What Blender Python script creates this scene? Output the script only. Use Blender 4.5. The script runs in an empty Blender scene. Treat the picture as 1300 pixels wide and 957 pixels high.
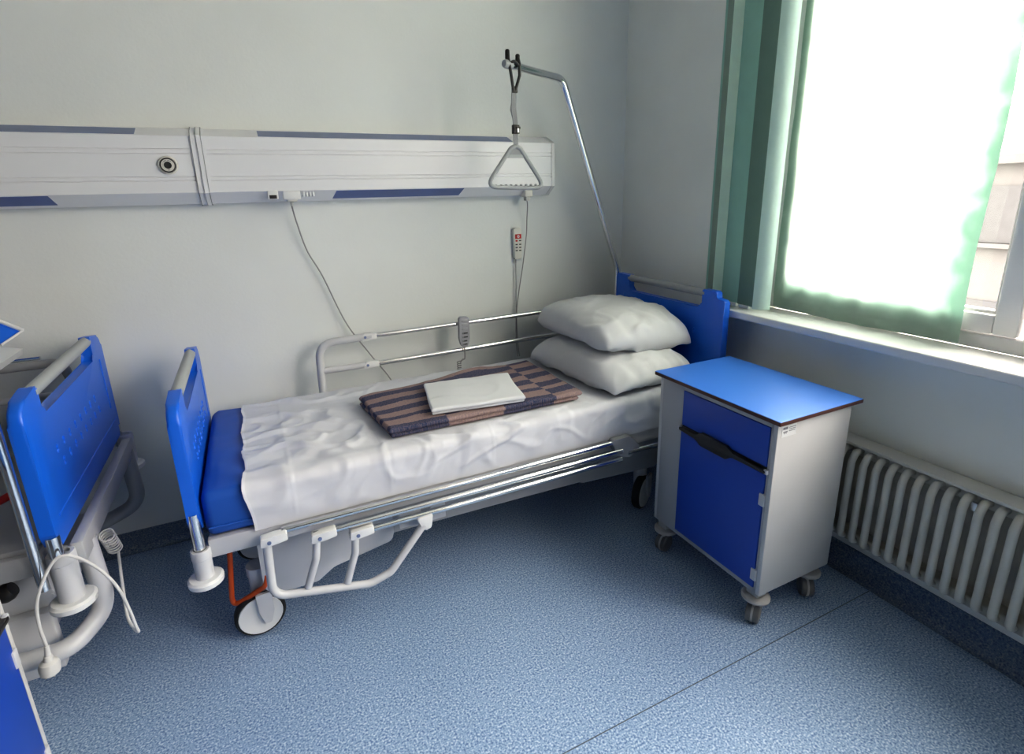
import bpy, bmesh, math, random
from mathutils import Vector, Matrix, noise
random.seed(7)
C = bpy.context.scene.collection
PI = math.pi
V = Vector

# ------------------------------------------------------------------ materials
def srgb(r, g, b):
    f = lambda c: (c/255/12.92) if c/255 <= .04045 else ((c/255+.055)/1.055)**2.4
    return (f(r), f(g), f(b), 1)

def mat(name, col, rough=.5, metal=0., bump=0., bscale=200., var=0., vscale=6., spec=.5):
    m = bpy.data.materials.new(name); m.use_nodes = True
    nt = m.node_tree; b = nt.nodes['Principled BSDF']
    b.inputs['Base Color'].default_value = col
    b.inputs['Roughness'].default_value = rough
    b.inputs['Metallic'].default_value = metal
    b.inputs['Specular IOR Level'].default_value = spec
    tc = nt.nodes.new('ShaderNodeTexCoord')
    if bump:
        n = nt.nodes.new('ShaderNodeTexNoise'); n.inputs['Scale'].default_value = bscale
        n.inputs['Detail'].default_value = 4
        nt.links.new(tc.outputs['Object'], n.inputs['Vector'])
        bp = nt.nodes.new('ShaderNodeBump'); bp.inputs['Strength'].default_value = bump
        bp.inputs['Distance'].default_value = .002
        nt.links.new(n.outputs['Fac'], bp.inputs['Height'])
        nt.links.new(bp.outputs['Normal'], b.inputs['Normal'])
    if var:
        n = nt.nodes.new('ShaderNodeTexNoise'); n.inputs['Scale'].default_value = vscale
        n.inputs['Detail'].default_value = 6
        nt.links.new(tc.outputs['Object'], n.inputs['Vector'])
        r = nt.nodes.new('ShaderNodeValToRGB')
        r.color_ramp.elements[0].position = .3; r.color_ramp.elements[1].position = .7
        r.color_ramp.elements[0].color = tuple(c*(1-var) for c in col[:3])+(1,)
        r.color_ramp.elements[1].color = tuple(min(1, c*(1+var)) for c in col[:3])+(1,)
        nt.links.new(n.outputs['Fac'], r.inputs['Fac'])
        nt.links.new(r.outputs['Color'], b.inputs['Base Color'])
    return m

M = {}
M['wall'] = mat('wall_paint', (.765,.79,.785,1), .75, bump=.25, bscale=90, var=.02, vscale=3)
M['wall_dim'] = mat('side_wall_paint', (.85,.865,.83,1), .8, bump=.25, bscale=90, var=.03, vscale=3)
M['wall_far'] = mat('beige_wall_paint', (.13,.13,.125,1), .85, bump=.2, bscale=90, var=.03)  # unseen walls, coloured dark so little light bounces back
M['ceiling'] = mat('ceiling_paint', (.50,.50,.49,1), .9, var=.01)
M['blue'] = mat('blue_plastic', (.007,.135,.70,1), .34, bump=.05, bscale=400)
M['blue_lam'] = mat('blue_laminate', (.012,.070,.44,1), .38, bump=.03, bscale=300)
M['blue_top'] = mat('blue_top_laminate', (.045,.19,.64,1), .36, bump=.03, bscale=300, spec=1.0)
M['blue_cover'] = mat('blue_mattress_cover', (.009,.085,.40,1), .5, var=.05, vscale=9)
M['coat'] = mat('grey_white_powder_coat', (.56,.57,.60,1), .38, var=.03, vscale=8)
M['coat_mid'] = mat('mid_grey_powder_coat', (.42,.43,.45,1), .42, var=.03, vscale=8)  # powder coat with shade put into its colour, for the cross beam
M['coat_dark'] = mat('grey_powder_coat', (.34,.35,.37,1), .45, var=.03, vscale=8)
M['white'] = mat('white_plastic', (.72,.73,.74,1), .4, var=.015)
M['ivory'] = mat('ivory_plastic', (.68,.67,.63,1), .4, var=.015)
M['handle'] = mat('grey_grip_plastic', (.36,.38,.40,1), .42, bump=.15, bscale=500)
M['chrome'] = mat('chrome', (.78,.79,.80,1), .13, 1., var=.02, vscale=20)
M['steel'] = mat('dull_steel', (.55,.56,.57,1), .3, 1., var=.04, vscale=20)
M['rubber'] = mat('black_rubber', (.012,.012,.013,1), .6, bump=.1)
M['black'] = mat('black_plastic', (.018,.017,.017,1), .42, bump=.05)
M['orange'] = mat('orange_paint', (.52,.072,.008,1), .4, var=.06, vscale=15)
M['red'] = mat('red_plastic', (.50,.012,.015,1), .4, var=.03)
M['sheet'] = mat('white_cotton', (.63,.64,.69,1), .85, bump=.25, bscale=700, var=.015, vscale=5, spec=.2)
M['hem'] = mat('white_cotton_hem', (.68,.69,.74,1), .85, bump=.4, bscale=500, spec=.2)
M['pillow'] = mat('white_pillow_cotton', (.62,.63,.65,1), .85, bump=.25, bscale=600, var=.02, vscale=5, spec=.2)
M['linen'] = mat('white_linen', (.66,.675,.70,1), .85, bump=.3, bscale=600, var=.015, spec=.2)
M['trunk'] = mat('white_enamel_panel', (.80,.81,.84,1), .33, var=.012, vscale=3)
M['groove'] = mat('grey_groove', (.26,.27,.29,1), .6)
M['strip'] = mat('blue_grey_diffuser', (.15,.20,.36,1), .3, var=.08, vscale=12)
M['strip_low'] = mat('blue_diffuser', (.10,.15,.36,1), .35, var=.08, vscale=12)
M['cab'] = mat('light_grey_laminate', (.58,.58,.58,1), .45, var=.03, vscale=6)
M['cab_frame'] = mat('grey_laminate_frame', (.40,.41,.43,1), .45, var=.02)
M['edge'] = mat('brown_laminate_edge', (.075,.028,.02,1), .5, var=.1, vscale=30)
M['wheel_dark'] = mat('dark_grey_wheel', (.16,.16,.165,1), .5, var=.03)
M['wheel_grey'] = mat('grey_caster_plastic', (.42,.42,.42,1), .45, var=.03)
M['rad'] = mat('cream_radiator_enamel', (.60,.59,.54,1), .4, var=.05, vscale=9)
M['rad_dirty'] = mat('dusty_radiator_enamel', (.42,.40,.35,1), .6, var=.15, vscale=12)  # darker enamel for the bottom header, back sheet and brackets
M['frame'] = mat('white_window_frame', (.80,.80,.80,1), .35, var=.01)
M['bead'] = mat('grey_glazing_gasket', (.5,.5,.51,1), .5, var=.03)
M['sill'] = mat('white_window_sill', (.80,.81,.81,1), .3, var=.01)
M['cord'] = mat('grey_cord', (.30,.30,.31,1), .5, var=.05)
M['cordw'] = mat('white_cord', (.62,.62,.62,1), .45, var=.03)
M['webbing'] = mat('grey_webbing', (.28,.29,.31,1), .8, bump=.5, bscale=400)
M['button'] = mat('grey_button', (.40,.41,.45,1), .5, var=.05)
M['button_dark'] = mat('dark_button', (.05,.055,.06,1), .5, var=.05)
M['print'] = mat('grey_print', (.16,.16,.19,1), .6, var=.1)
M['remote'] = mat('lilac_grey_plastic', (.36,.37,.42,1), .45, var=.03)
M['bldg'] = mat('pale_facade', (.085,.085,.088,1), .9, var=.04, vscale=2)
M['bldg_win'] = mat('facade_window', (.05,.052,.058,1), .3, var=.1)
M['ground'] = mat('pale_paving', (.5,.5,.48,1), .9, var=.1)

def nodes(m): return m.node_tree.nodes, m.node_tree.links

def vinyl(name, dark):
    m = mat(name, (.1,.2,.4,1), .36, spec=.45); N, L = nodes(m); b = N['Principled BSDF']
    geo = N.new('ShaderNodeNewGeometry')
    def nz(scale, e):
        n = N.new('ShaderNodeTexNoise'); n.inputs['Scale'].default_value = scale
        n.inputs['Detail'].default_value = 2; L.new(geo.outputs['Position'], n.inputs['Vector'])
        r = N.new('ShaderNodeValToRGB'); r.color_ramp.interpolation = 'LINEAR'
        r.color_ramp.elements.remove(r.color_ramp.elements[0])
        r.color_ramp.elements[0].position = e[0][0]; r.color_ramp.elements[0].color = e[0][1]
        for p, c in e[1:]:
            el = r.color_ramp.elements.new(p); el.color = c
        L.new(n.outputs['Fac'], r.inputs['Fac']); return r
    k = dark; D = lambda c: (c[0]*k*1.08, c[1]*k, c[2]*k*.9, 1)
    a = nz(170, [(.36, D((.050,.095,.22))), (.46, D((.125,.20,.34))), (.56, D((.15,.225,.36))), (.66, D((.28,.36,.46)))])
    c = nz(2.2, [(.3, (.93,.94,.95,1)), (.7, (1.04,1.03,1.02,1))])
    mx = N.new('ShaderNodeMix'); mx.data_type = 'RGBA'; mx.blend_type = 'MULTIPLY'
    mx.inputs['Factor'].default_value = 1
    L.new(a.outputs['Color'], mx.inputs['A']); L.new(c.outputs['Color'], mx.inputs['B'])
    L.new(mx.outputs['Result'], b.inputs['Base Color'])
    return m
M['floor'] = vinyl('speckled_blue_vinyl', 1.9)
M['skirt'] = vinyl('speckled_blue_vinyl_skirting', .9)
M['seam'] = mat('vinyl_weld_seam', (.085,.105,.14,1), .6, var=.1)

def blanket_mat():
    m = mat('striped_wool', (.2,.2,.2,1), .95, bump=.9, bscale=260, spec=.1); N, L = nodes(m); b = N['Principled BSDF']
    uv = N.new('ShaderNodeUVMap'); sep = N.new('ShaderNodeSeparateXYZ')
    nz = N.new('ShaderNodeTexNoise'); nz.inputs['Scale'].default_value = 60; nz.inputs['Detail'].default_value = 3
    L.new(uv.outputs['UV'], nz.inputs['Vector'])
    L.new(uv.outputs['UV'], sep.inputs['Vector'])
    def mth(op, a, c=None, d=None):
        n = N.new('ShaderNodeMath'); n.operation = op
        for i, x in enumerate((a, c, d)):
            if x is None: continue
            if isinstance(x, (int, float)): n.inputs[i].default_value = x
            else: L.new(x, n.inputs[i])
        return n.outputs[0]
    jit = mth('MULTIPLY', mth('SUBTRACT', nz.outputs['Fac'], .5), .03)
    u = mth('ADD', sep.outputs['X'], jit); v = mth('ADD', sep.outputs['Y'], jit)
    stripe = mth('GREATER_THAN', mth('FRACT', mth('ADD', mth('MULTIPLY', v, 4.6), .25)), .5)
    # wide check blocks along the near edge and at the head end
    cu = mth('GREATER_THAN', mth('FRACT', mth('ADD', mth('MULTIPLY', u, 1.75), .02)), .5)
    far_rows = mth('GREATER_THAN', mth('FRACT', mth('ADD', mth('MULTIPLY', v, 4.6), .25)), .5)
    near = mth('LESS_THAN', v, .2)
    cv = mth('ADD', mth('MULTIPLY', near, mth('GREATER_THAN', v, .075)), mth('MULTIPLY', mth('SUBTRACT', 1, near), far_rows))
    check = mth('ABSOLUTE', mth('SUBTRACT', cu, cv))
    zone = mth('MAXIMUM', mth('LESS_THAN', v, .2), mth('GREATER_THAN', u, .76))
    fac = mth('ADD', mth('MULTIPLY', zone, check), mth('MULTIPLY', mth('SUBTRACT', 1, zone), stripe))
    fz = N.new('ShaderNodeTexNoise'); fz.inputs['Scale'].default_value = 130; fz.inputs['Detail'].default_value = 3
    L.new(uv.outputs['UV'], fz.inputs['Vector'])
    fac2 = mth('ADD', mth('ADD', mth('MULTIPLY', fac, .56), -.28), mth('MULTIPLY', fz.outputs['Fac'], 1.0))
    r = N.new('ShaderNodeValToRGB')
    r.color_ramp.elements[0].position = .1; r.color_ramp.elements[0].color = (.036,.052,.112,1)
    r.color_ramp.elements[1].position = .9; r.color_ramp.elements[1].color = (.33,.24,.225,1)
    L.new(fac2, r.inputs['Fac']); L.new(r.outputs['Color'], b.inputs['Base Color'])
    return m
M['blanket'] = blanket_mat()

parts = {}
def cloth_trans(name, col, tcol, trans, clear=0.):
    m = bpy.data.materials.new(name); m.use_nodes = True; N, L = nodes(m)
    for n in list(N):
        if n.type != 'OUTPUT_MATERIAL': N.remove(n)
    out = [n for n in N if n.type == 'OUTPUT_MATERIAL'][0]
    d = N.new('ShaderNodeBsdfDiffuse'); t = N.new('ShaderNodeBsdfTranslucent')
    tc = N.new('ShaderNodeTexCoord'); nz = N.new('ShaderNodeTexNoise'); nz.inputs['Scale'].default_value = 14
    nz.inputs['Detail'].default_value = 5
    L.new(tc.outputs['Object'], nz.inputs['Vector'])
    def ramp(c):
        r = N.new('ShaderNodeValToRGB'); r.color_ramp.elements[0].position = .25; r.color_ramp.elements[1].position = .75
        r.color_ramp.elements[0].color = tuple(x*.93 for x in c[:3])+(1,); r.color_ramp.elements[1].color = c
        L.new(nz.outputs['Fac'], r.inputs['Fac']); return r.outputs['Color']
    L.new(ramp(col), d.inputs['Color']); L.new(ramp(tcol), t.inputs['Color'])
    mx = N.new('ShaderNodeMixShader'); mx.inputs[0].default_value = trans
    parts.update(N=N, L=L, d=d, t=t, nz=nz, mx=mx)
    L.new(d.outputs[0], mx.inputs[1]); L.new(t.outputs[0], mx.inputs[2])
    fin = mx.outputs[0]
    if clear:
        tr = N.new('ShaderNodeBsdfTransparent'); tr.inputs['Color'].default_value = (.93,1,.96,1)
        m2 = N.new('ShaderNodeMixShader'); m2.inputs[0].default_value = clear
        L.new(fin, m2.inputs[1]); L.new(tr.outputs[0], m2.inputs[2]); fin = m2.outputs[0]
    L.new(fin, out.inputs['Surface'])
    return m
M['curtain'] = cloth_trans('mint_sheer_fabric', (.80,.96,.88,1), (.86,.98,.91,1), .62, .10)
def dim_rim():
    """the cloth is doubled and crumpled along its right, lower and left rims, so less light comes through"""
    N, L, t = parts['N'], parts['L'], parts['t']
    uv = N.new('ShaderNodeUVMap'); sp = N.new('ShaderNodeSeparateXYZ'); L.new(uv.outputs['UV'], sp.inputs[0])
    def m_(op, a, b):
        n = N.new('ShaderNodeMath'); n.operation = op
        for i, q in enumerate((a, b)):
            if isinstance(q, (int, float)): n.inputs[i].default_value = q
            else: L.new(q, n.inputs[i])
        return n.outputs[0]
    r = m_('DIVIDE', m_('SUBTRACT', sp.outputs['X'], .80), .18)
    b = m_('DIVIDE', m_('SUBTRACT', .085, sp.outputs['Y']), .085)
    l = m_('DIVIDE', m_('SUBTRACT', .06, sp.outputs['X']), .06)
    e = m_('MAXIMUM', m_('MULTIPLY', r, m_('SUBTRACT', 1.15, m_('MULTIPLY', sp.outputs['Y'], 1.1))), m_('MAXIMUM', b, l))
    f = m_('MULTIPLY', m_('MAXIMUM', e, 0.), m_('ADD', .35, m_('MULTIPLY', parts['nz'].outputs['Fac'], 1.3)))
    rp = N.new('ShaderNodeValToRGB'); rp.color_ramp.elements[0].position = .05; rp.color_ramp.elements[0].color = (.86,.98,.91,1)
    rp.color_ramp.elements[1].position = .85; rp.color_ramp.elements[1].color = (.085,.17,.125,1)  # darker end colour paints dimmer backlight into the rims
    el = rp.color_ramp.elements.new(.4); el.color = (.26,.38,.32,1)
    L.new(f, rp.inputs['Fac']); L.new(rp.outputs['Color'], t.inputs['Color'])
    for n in N:
        if n.type == 'MIX_SHADER' and n != parts['mx']:
            cl = N.new('ShaderNodeMath'); cl.operation = 'MULTIPLY_ADD'; cl.use_clamp = True
            L.new(f, cl.inputs[0]); cl.inputs[1].default_value = -.30; cl.inputs[2].default_value = .12
            L.new(cl.outputs[0], n.inputs[0])
dim_rim()
M['slat'] = cloth_trans('green_blind_fabric', (.36,.58,.52,1), (.42,.74,.60,1), .18)  # one fabric; lighter and darker copies paint how light falls on each slat
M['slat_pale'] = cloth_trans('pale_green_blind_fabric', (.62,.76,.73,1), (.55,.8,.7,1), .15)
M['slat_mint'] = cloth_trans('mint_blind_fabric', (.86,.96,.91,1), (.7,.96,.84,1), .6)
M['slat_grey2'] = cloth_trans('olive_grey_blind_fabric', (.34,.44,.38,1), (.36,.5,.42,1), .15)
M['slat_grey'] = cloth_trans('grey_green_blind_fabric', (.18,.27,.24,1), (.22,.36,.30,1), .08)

def glass_mat():
    m = bpy.data.materials.new('window_glass'); m.use_nodes = True; N, L = nodes(m)
    for n in list(N):
        if n.type != 'OUTPUT_MATERIAL': N.remove(n)
    out = [n for n in N if n.type == 'OUTPUT_MATERIAL'][0]
    t = N.new('ShaderNodeBsdfTransparent'); g = N.new('ShaderNodeBsdfGlossy'); g.inputs['Roughness'].default_value = .02
    t.inputs['Color'].default_value = (.96,.98,.97,1)
    fr = N.new('ShaderNodeFresnel'); fr.inputs['IOR'].default_value = 1.45
    ge = N.new('ShaderNodeNewGeometry'); inv = N.new('ShaderNodeMath'); inv.operation = 'SUBTRACT'; inv.inputs[0].default_value = 1
    L.new(ge.outputs['Backfacing'], inv.inputs[1]); mu = N.new('ShaderNodeMath'); mu.operation = 'MULTIPLY'
    L.new(inv.outputs[0], mu.inputs[0]); L.new(fr.outputs[0], mu.inputs[1])
    mx = N.new('ShaderNodeMixShader'); L.new(mu.outputs[0], mx.inputs[0])
    L.new(t.outputs[0], mx.inputs[1]); L.new(g.outputs[0], mx.inputs[2]); L.new(mx.outputs[0], out.inputs['Surface'])
    return m
M['glass'] = glass_mat()

# ------------------------------------------------------------------ mesh helpers
def wloc(o):
    p = V((0,0,0))
    while o is not None:
        p = p + o.location; o = o.parent
    return p

def empty(name, loc, label=None, cat=None, group=None):
    o = bpy.data.objects.new(name, None); C.objects.link(o); o.location = loc
    o.empty_display_size = .1
    if label: tag(o, label, cat, group)
    return o

def tag(o, label, cat, group=None):
    o['label'] = label; o['category'] = cat
    if group: o['group'] = group
    return o

def obj(name, bm, m, parent=None, smooth=True, angle=35, label=None):
    """bm is in world coordinates; origin goes to the base of the piece."""
    bmesh.ops.recalc_face_normals(bm, faces=bm.faces[:])
    xs = [v.co.x for v in bm.verts]; ys = [v.co.y for v in bm.verts]; zs = [v.co.z for v in bm.verts]
    org = V(((min(xs)+max(xs))/2, (min(ys)+max(ys))/2, min(zs)))
    bmesh.ops.translate(bm, verts=bm.verts[:], vec=-org)
    if smooth:
        for f in bm.faces: f.smooth = True
        a = math.radians(angle)
        for e in bm.edges:
            if len(e.link_faces) == 2 and e.calc_face_angle(0) > a: e.smooth = False
    me = bpy.data.meshes.new(name); bm.to_mesh(me); bm.free()
    for q in (m if isinstance(m, (list, tuple)) else [m]): me.materials.append(M[q])
    o = bpy.data.objects.new(name, me); C.objects.link(o)
    o.location = org - (wloc(parent) if parent else V((0,0,0)))
    if parent: o.parent = parent
    if label: o['label'] = label
    return o

def struct(name, bm, m, parent=None, **k):
    o = obj(name, bm, m, parent, **k)
    if parent is None: o['kind'] = 'structure'
    return o

def new(): return bmesh.new()

def box(bm, x0, x1, y0, y1, z0, z1, bev=0., seg=2):
    vs = [bm.verts.new((x, y, z)) for x in (x0, x1) for y in (y0, y1) for z in (z0, z1)]
    F = [(0,1,3,2),(4,6,7,5),(0,4,5,1),(2,3,7,6),(0,2,6,4),(1,5,7,3)]
    fs = [bm.faces.new([vs[i] for i in f]) for f in F]
    if bev:
        es = list({e for f in fs for e in f.edges})
        bmesh.ops.bevel(bm, geom=es, offset=bev, segments=seg, profile=.5, affect='EDGES')
    return vs

def paint(bm, n0, idx):
    for f in list(bm.faces)[n0:]: f.material_index = idx

def bx(x0, x1, y0, y1, z0, z1, bev=0., seg=2):
    bm = new(); box(bm, x0, x1, y0, y1, z0, z1, bev, seg); return bm

def prism(bm, pts, axis, a, b, bev=0., seg=2):
    """extrude polygon pts (2-D) along axis from a to b. axis 0: pts=(y,z); 1: (x,z); 2: (x,y)"""
    def mk(p, t):
        return {0: (t, p[0], p[1]), 1: (p[0], t, p[1]), 2: (p[0], p[1], t)}[axis]
    A = [bm.verts.new(mk(p, a)) for p in pts]; B = [bm.verts.new(mk(p, b)) for p in pts]
    n = len(pts); fa = bm.faces.new(A); fb = bm.faces.new(B[::-1])
    for i in range(n): bm.faces.new((A[i], B[i], B[(i+1) % n], A[(i+1) % n]))
    if bev:
        es = list(set(fa.edges) | set(fb.edges))
        bmesh.ops.bevel(bm, geom=es, offset=bev, segments=seg, profile=.5, affect='EDGES')

def rounded(pts, radii, n=6):
    """round the corners of a 2-D polygon"""
    out = []; N = len(pts)
    for i in range(N):
        r = radii[i] if isinstance(radii, (list, tuple)) else radii
        p = V(pts[i]).to_3d(); a = V(pts[i-1]).to_3d(); b = V(pts[(i+1) % N]).to_3d()
        if r <= 0: out.append((p.x, p.y)); continue
        da = (a-p).normalized(); db = (b-p).normalized(); ang = da.angle(db)
        t = min(r/math.tan(ang/2), .48*(a-p).length, .48*(b-p).length); r2 = t*math.tan(ang/2)
        c = p + (da+db).normalized()*(r2/math.sin(ang/2))
        s = p+da*t; e = p+db*t
        v0 = s-c; v1 = e-c
        for k in range(n+1):
            q = c + v0.normalized().slerp(v1.normalized(), k/n)*r2
            out.append((q.x, q.y))
    return out

def smooth_path(pts, rad, n=6):
    """round the inner corners of a 3-D polyline"""
    P = [V(p) for p in pts]; out = [P[0]]
    for i in range(1, len(P)-1):
        a, p, b = P[i-1], P[i], P[i+1]
        da = (a-p).normalized(); db = (b-p).normalized(); ang = da.angle(db)
        if ang > 3.1: out.append(p); continue
        t = min(rad/math.tan(ang/2), .49*(a-p).length, .49*(b-p).length)
        s = p+da*t; e = p+db*t
        for k in range(n+1):
            w = k/n
            out.append(s.lerp(p, w).lerp(p.lerp(e, w), w))
    out.append(P[-1]); return out

def spline(pts, n=8):
    P = [V(p) for p in pts]; P = [P[0]*2-P[1]] + P + [P[-1]*2-P[-2]]; out = []
    for i in range(1, len(P)-2):
        for k in range(n):
            t = k/n; a, b, c, d = P[i-1:i+3]
            out.append(.5*((2*b)+(c-a)*t+(2*a-5*b+4*c-d)*t*t+(3*b-a-3*c+d)*t**3))
    out.append(P[-2]); return out

def tube(bm, path, r, seg=12, cap=True, flat=None, up=None):
    P = [V(p) for p in path]; n = len(P)
    T = []
    for i in range(n):
        a = P[max(i-1, 0)]; b = P[min(i+1, n-1)]; T.append((b-a).normalized())
    u = V(up) if up else (V((0,0,1)) if abs(T[0].z) < .9 else V((1,0,0)))
    rings = []; nrm = (u - T[0]*u.dot(T[0])).normalized()
    for i in range(n):
        if i: nrm = (nrm - T[i]*nrm.dot(T[i])).normalized()
        bi = T[i].cross(nrm)
        rr = r[i] if isinstance(r, (list, tuple)) else r
        ring = []
        for k in range(seg):
            a = 2*PI*k/seg
            fx = flat if flat else 1
            ring.append(bm.verts.new(P[i]+nrm*math.cos(a)*rr*fx+bi*math.sin(a)*rr))
        rings.append(ring)
    for i in range(n-1):
        for k in range(seg):
            bm.faces.new((rings[i][k], rings[i][(k+1) % seg], rings[i+1][(k+1) % seg], rings[i+1][k]))
    if cap:
        bm.faces.new(rings[0][::-1]); bm.faces.new(rings[-1])

def lathe(bm, prof, origin, axis=(0,0,1), seg=28):
    """prof: list of (radius, height) along axis from origin"""
    ax = V(axis).normalized(); u = ax.orthogonal().normalized(); w = ax.cross(u); o = V(origin)
    rings = []
    for r, h in prof:
        if r < 1e-6: rings.append([bm.verts.new(o+ax*h)])
        else: rings.append([bm.verts.new(o+ax*h+(u*math.cos(2*PI*k/seg)+w*math.sin(2*PI*k/seg))*r) for k in range(seg)])
    for a, b in zip(rings, rings[1:]):
        for k in range(seg):
            k2 = (k+1) % seg
            if len(a) == 1 and len(b) == 1: continue
            if len(a) == 1: bm.faces.new((a[0], b[k2], b[k]))
            elif len(b) == 1: bm.faces.new((a[k], a[k2], b[0]))
            else: bm.faces.new((a[k], a[k2], b[k2], b[k]))
    return bm

def cyl(bm, o, axis, r, h, seg=24, bev=0.):
    b = bev
    lathe(bm, [(0,0),(r-b,0),(r,b),(r,h-b),(r-b,h),(0,h)] if b else [(0,0),(r,0),(r,h),(0,h)], o, axis, seg)

def grid(bm, f, us, vs, uvf=None):
    uvl = bm.loops.layers.uv.verify()
    G = [[bm.verts.new(f(u, v)) for v in vs] for u in us]
    for i in range(len(us)-1):
        for j in range(len(vs)-1):
            fa = bm.faces.new((G[i][j], G[i+1][j], G[i+1][j+1], G[i][j+1]))
            for l, (a, b) in zip(fa.loops, ((i,j),(i+1,j),(i+1,j+1),(i,j+1))):
                l[uvl].uv = (us[a], vs[b])
    return G

def lin(a, b, n): return [a+(b-a)*i/(n-1) for i in range(n)]

def nz(x, y, z=0., s=1.): return noise.noise(V((x*s, y*s, z*s)))
def ridge(x, y, z=0., s=1.):
    return max(0., 1-abs(nz(x, y, z, s))*4.5)

# ------------------------------------------------------------------ the room
XW, YW, ZC = 1.99, 2.615, 3.20          # window wall, back wall, ceiling height
XL, YF = -4.6, -4.2
struct('floor', bx(XL-.1, XW+.25, YF-.1, YW+.1, -.1, 0), 'floor', smooth=False)
struct('ceiling', bx(XL-.1, XW+.25, YF-.1, YW+.1, ZC, ZC+.1), 'ceiling', smooth=False)
struct('wall_back', bx(XL-.1, XW+.25, YW, YW+.1, 0, ZC), 'wall', smooth=False)
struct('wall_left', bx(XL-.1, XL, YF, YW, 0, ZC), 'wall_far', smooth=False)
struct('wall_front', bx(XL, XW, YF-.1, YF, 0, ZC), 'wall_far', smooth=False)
WY0, WY1, WZ0, WZ1 = -1.40, 1.645, .945, 3.00      # window in view
VY0, VY1 = -3.9, -1.75                               # added unseen window in the same wall, beside the camera
bm = new()
box(bm, XW, XW+.25, WY1, YW, 0, ZC); box(bm, XW, XW+.25, YF, VY0, 0, ZC); box(bm, XW, XW+.25, VY1, WY0, 0, ZC)
for (a_, b_) in ((WY0, WY1), (VY0, VY1)):
    box(bm, XW, XW+.25, a_, b_, 0, WZ0); box(bm, XW, XW+.25, a_, b_, WZ1, ZC)
struct('wall_right', bm, 'wall_dim', smooth=False)
# vinyl floor covering turned up the walls (coved)
def cove(pts_wall, axis):
    bm = new(); h = .095; r = .03; prof = []
    for k in range(7):
        a = PI/2*k/6; prof.append((r-r*math.sin(a), r-r*math.cos(a)))
    prof = [(r+.0, .0005)]+prof[1:]+[(0, h), (-.004, h)]
    return prof
pr = cove(None, 0)
bm = new()
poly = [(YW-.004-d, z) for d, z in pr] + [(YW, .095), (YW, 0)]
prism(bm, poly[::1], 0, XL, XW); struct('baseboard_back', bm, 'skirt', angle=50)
bm = new()
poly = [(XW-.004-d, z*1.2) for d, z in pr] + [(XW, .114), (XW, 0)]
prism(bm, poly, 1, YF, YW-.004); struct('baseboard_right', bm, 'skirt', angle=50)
bm = new(); box(bm, -3.0, XW-.035, .9665, .9690, .0, .0010); struct('trim_1', bm, 'seam', smooth=False)

# windows: frame, two casements, glass, sill
def make_window(name, y0, y1, sy1, mull):
    win = empty(name, (2.10, (y0+y1)/2, .98)); win['kind'] = 'structure'
    bm = new(); fx0, fx1 = 2.075, 2.15
    box(bm, fx0, fx1, y1-.045, y1, .98, WZ1, .006); box(bm, fx0, fx1, y0, y0+.05, .98, WZ1, .006)
    box(bm, fx0, fx1, y0+.05, y1-.045, .98, 1.03, .006); box(bm, fx0, fx1, y0+.05, y1-.045, WZ1-.05, WZ1, .006)
    for ym in mull: box(bm, fx0, fx1, ym-.05, ym+.05, 1.03, WZ1-.05, .006)
    obj('window_frame', bm, 'frame', win)
    for i, (a, b) in enumerate(zip([m_+.062 for m_ in mull]+[y0+.055], [y1-.05]+[m_-.062 for m_ in mull])):
        bm = new(); x0, x1 = 2.062, 2.125; w = .062; z0, z1 = 1.036, WZ1-.055
        box(bm, x0, x1, a, a+w, z0, z1, .006); box(bm, x0, x1, b-w, b, z0, z1, .006)
        box(bm, x0, x1, a+w, b-w, z0, z0+w, .006); box(bm, x0, x1, a+w, b-w, z1-w, z1, .006)
        s = obj('casement', bm, 'frame', win)
        bm = new(); e = .010
        for q in ((a+w, a+w+e, z0+w, z1-w), (b-w-e, b-w, z0+w, z1-w), (a+w+e, b-w-e, z0+w, z0+w+e), (a+w+e, b-w-e, z1-w-e, z1-w)):
            box(bm, x0+.02, x1-.01, *q)
        obj('glazing_bead', bm, 'bead', s)
        obj('pane', bx(2.094, 2.097, a+w+.001, b-w-.001, z0+w+.001, z1-w-.001), 'glass', s, smooth=False)
        bm = new(); ym2 = a+.03 if i == 0 else b-.03
        box(bm, 2.05, 2.062, ym2-.012, ym2+.012, 1.62, 1.70, .004); box(bm, 2.02, 2.05, ym2-.008, ym2+.008, 1.64, 1.66, .003)
        box(bm, 2.016, 2.03, ym2-.01, ym2+.01, 1.56, 1.66, .004)
        obj('window_handle', bm, 'white', s)
    obj('window_sill', bx(1.878, 2.085, y0-.05, sy1, .946, .98, .007, 3), 'sill', win)
make_window('window_1', WY0, WY1, 1.80, (.69, -.33))
make_window('window_2', VY0, VY1, VY1+.05, (-2.8,))  # out of view, added for more daylight from the camera side

# outdoors: pale building across the yard and the ground
b_ = empty('building', (16, 2.5, -4), 'pale building wall outside the window, washed out by daylight', 'building')
obj('facade', bx(16, 20, -8, 14, -4, 1.9), 'bldg', b_, smooth=False)
for k in range(6):
    for zz in (-2.6, .1):
        y = -6.6+k*3.2
        wn = obj('window', bx(15.96, 16.02, y, y+1.3, zz, zz+1.3), 'bldg_win', b_, smooth=False)
        obj('window_ledge', bx(15.85, 16.0, y-.1, y+1.4, zz-.12, zz-.02), 'bldg', wn, smooth=False)
bm = new(); box(bm, 15.8, 20.2, -8.2, 14.2, 1.9, 2.1); obj('roof_edge', bm, 'bldg', b_, smooth=False)
struct('ground', bx(2.6, 60, -40, 45, -4.2, -4.0), 'ground', smooth=False)

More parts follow.
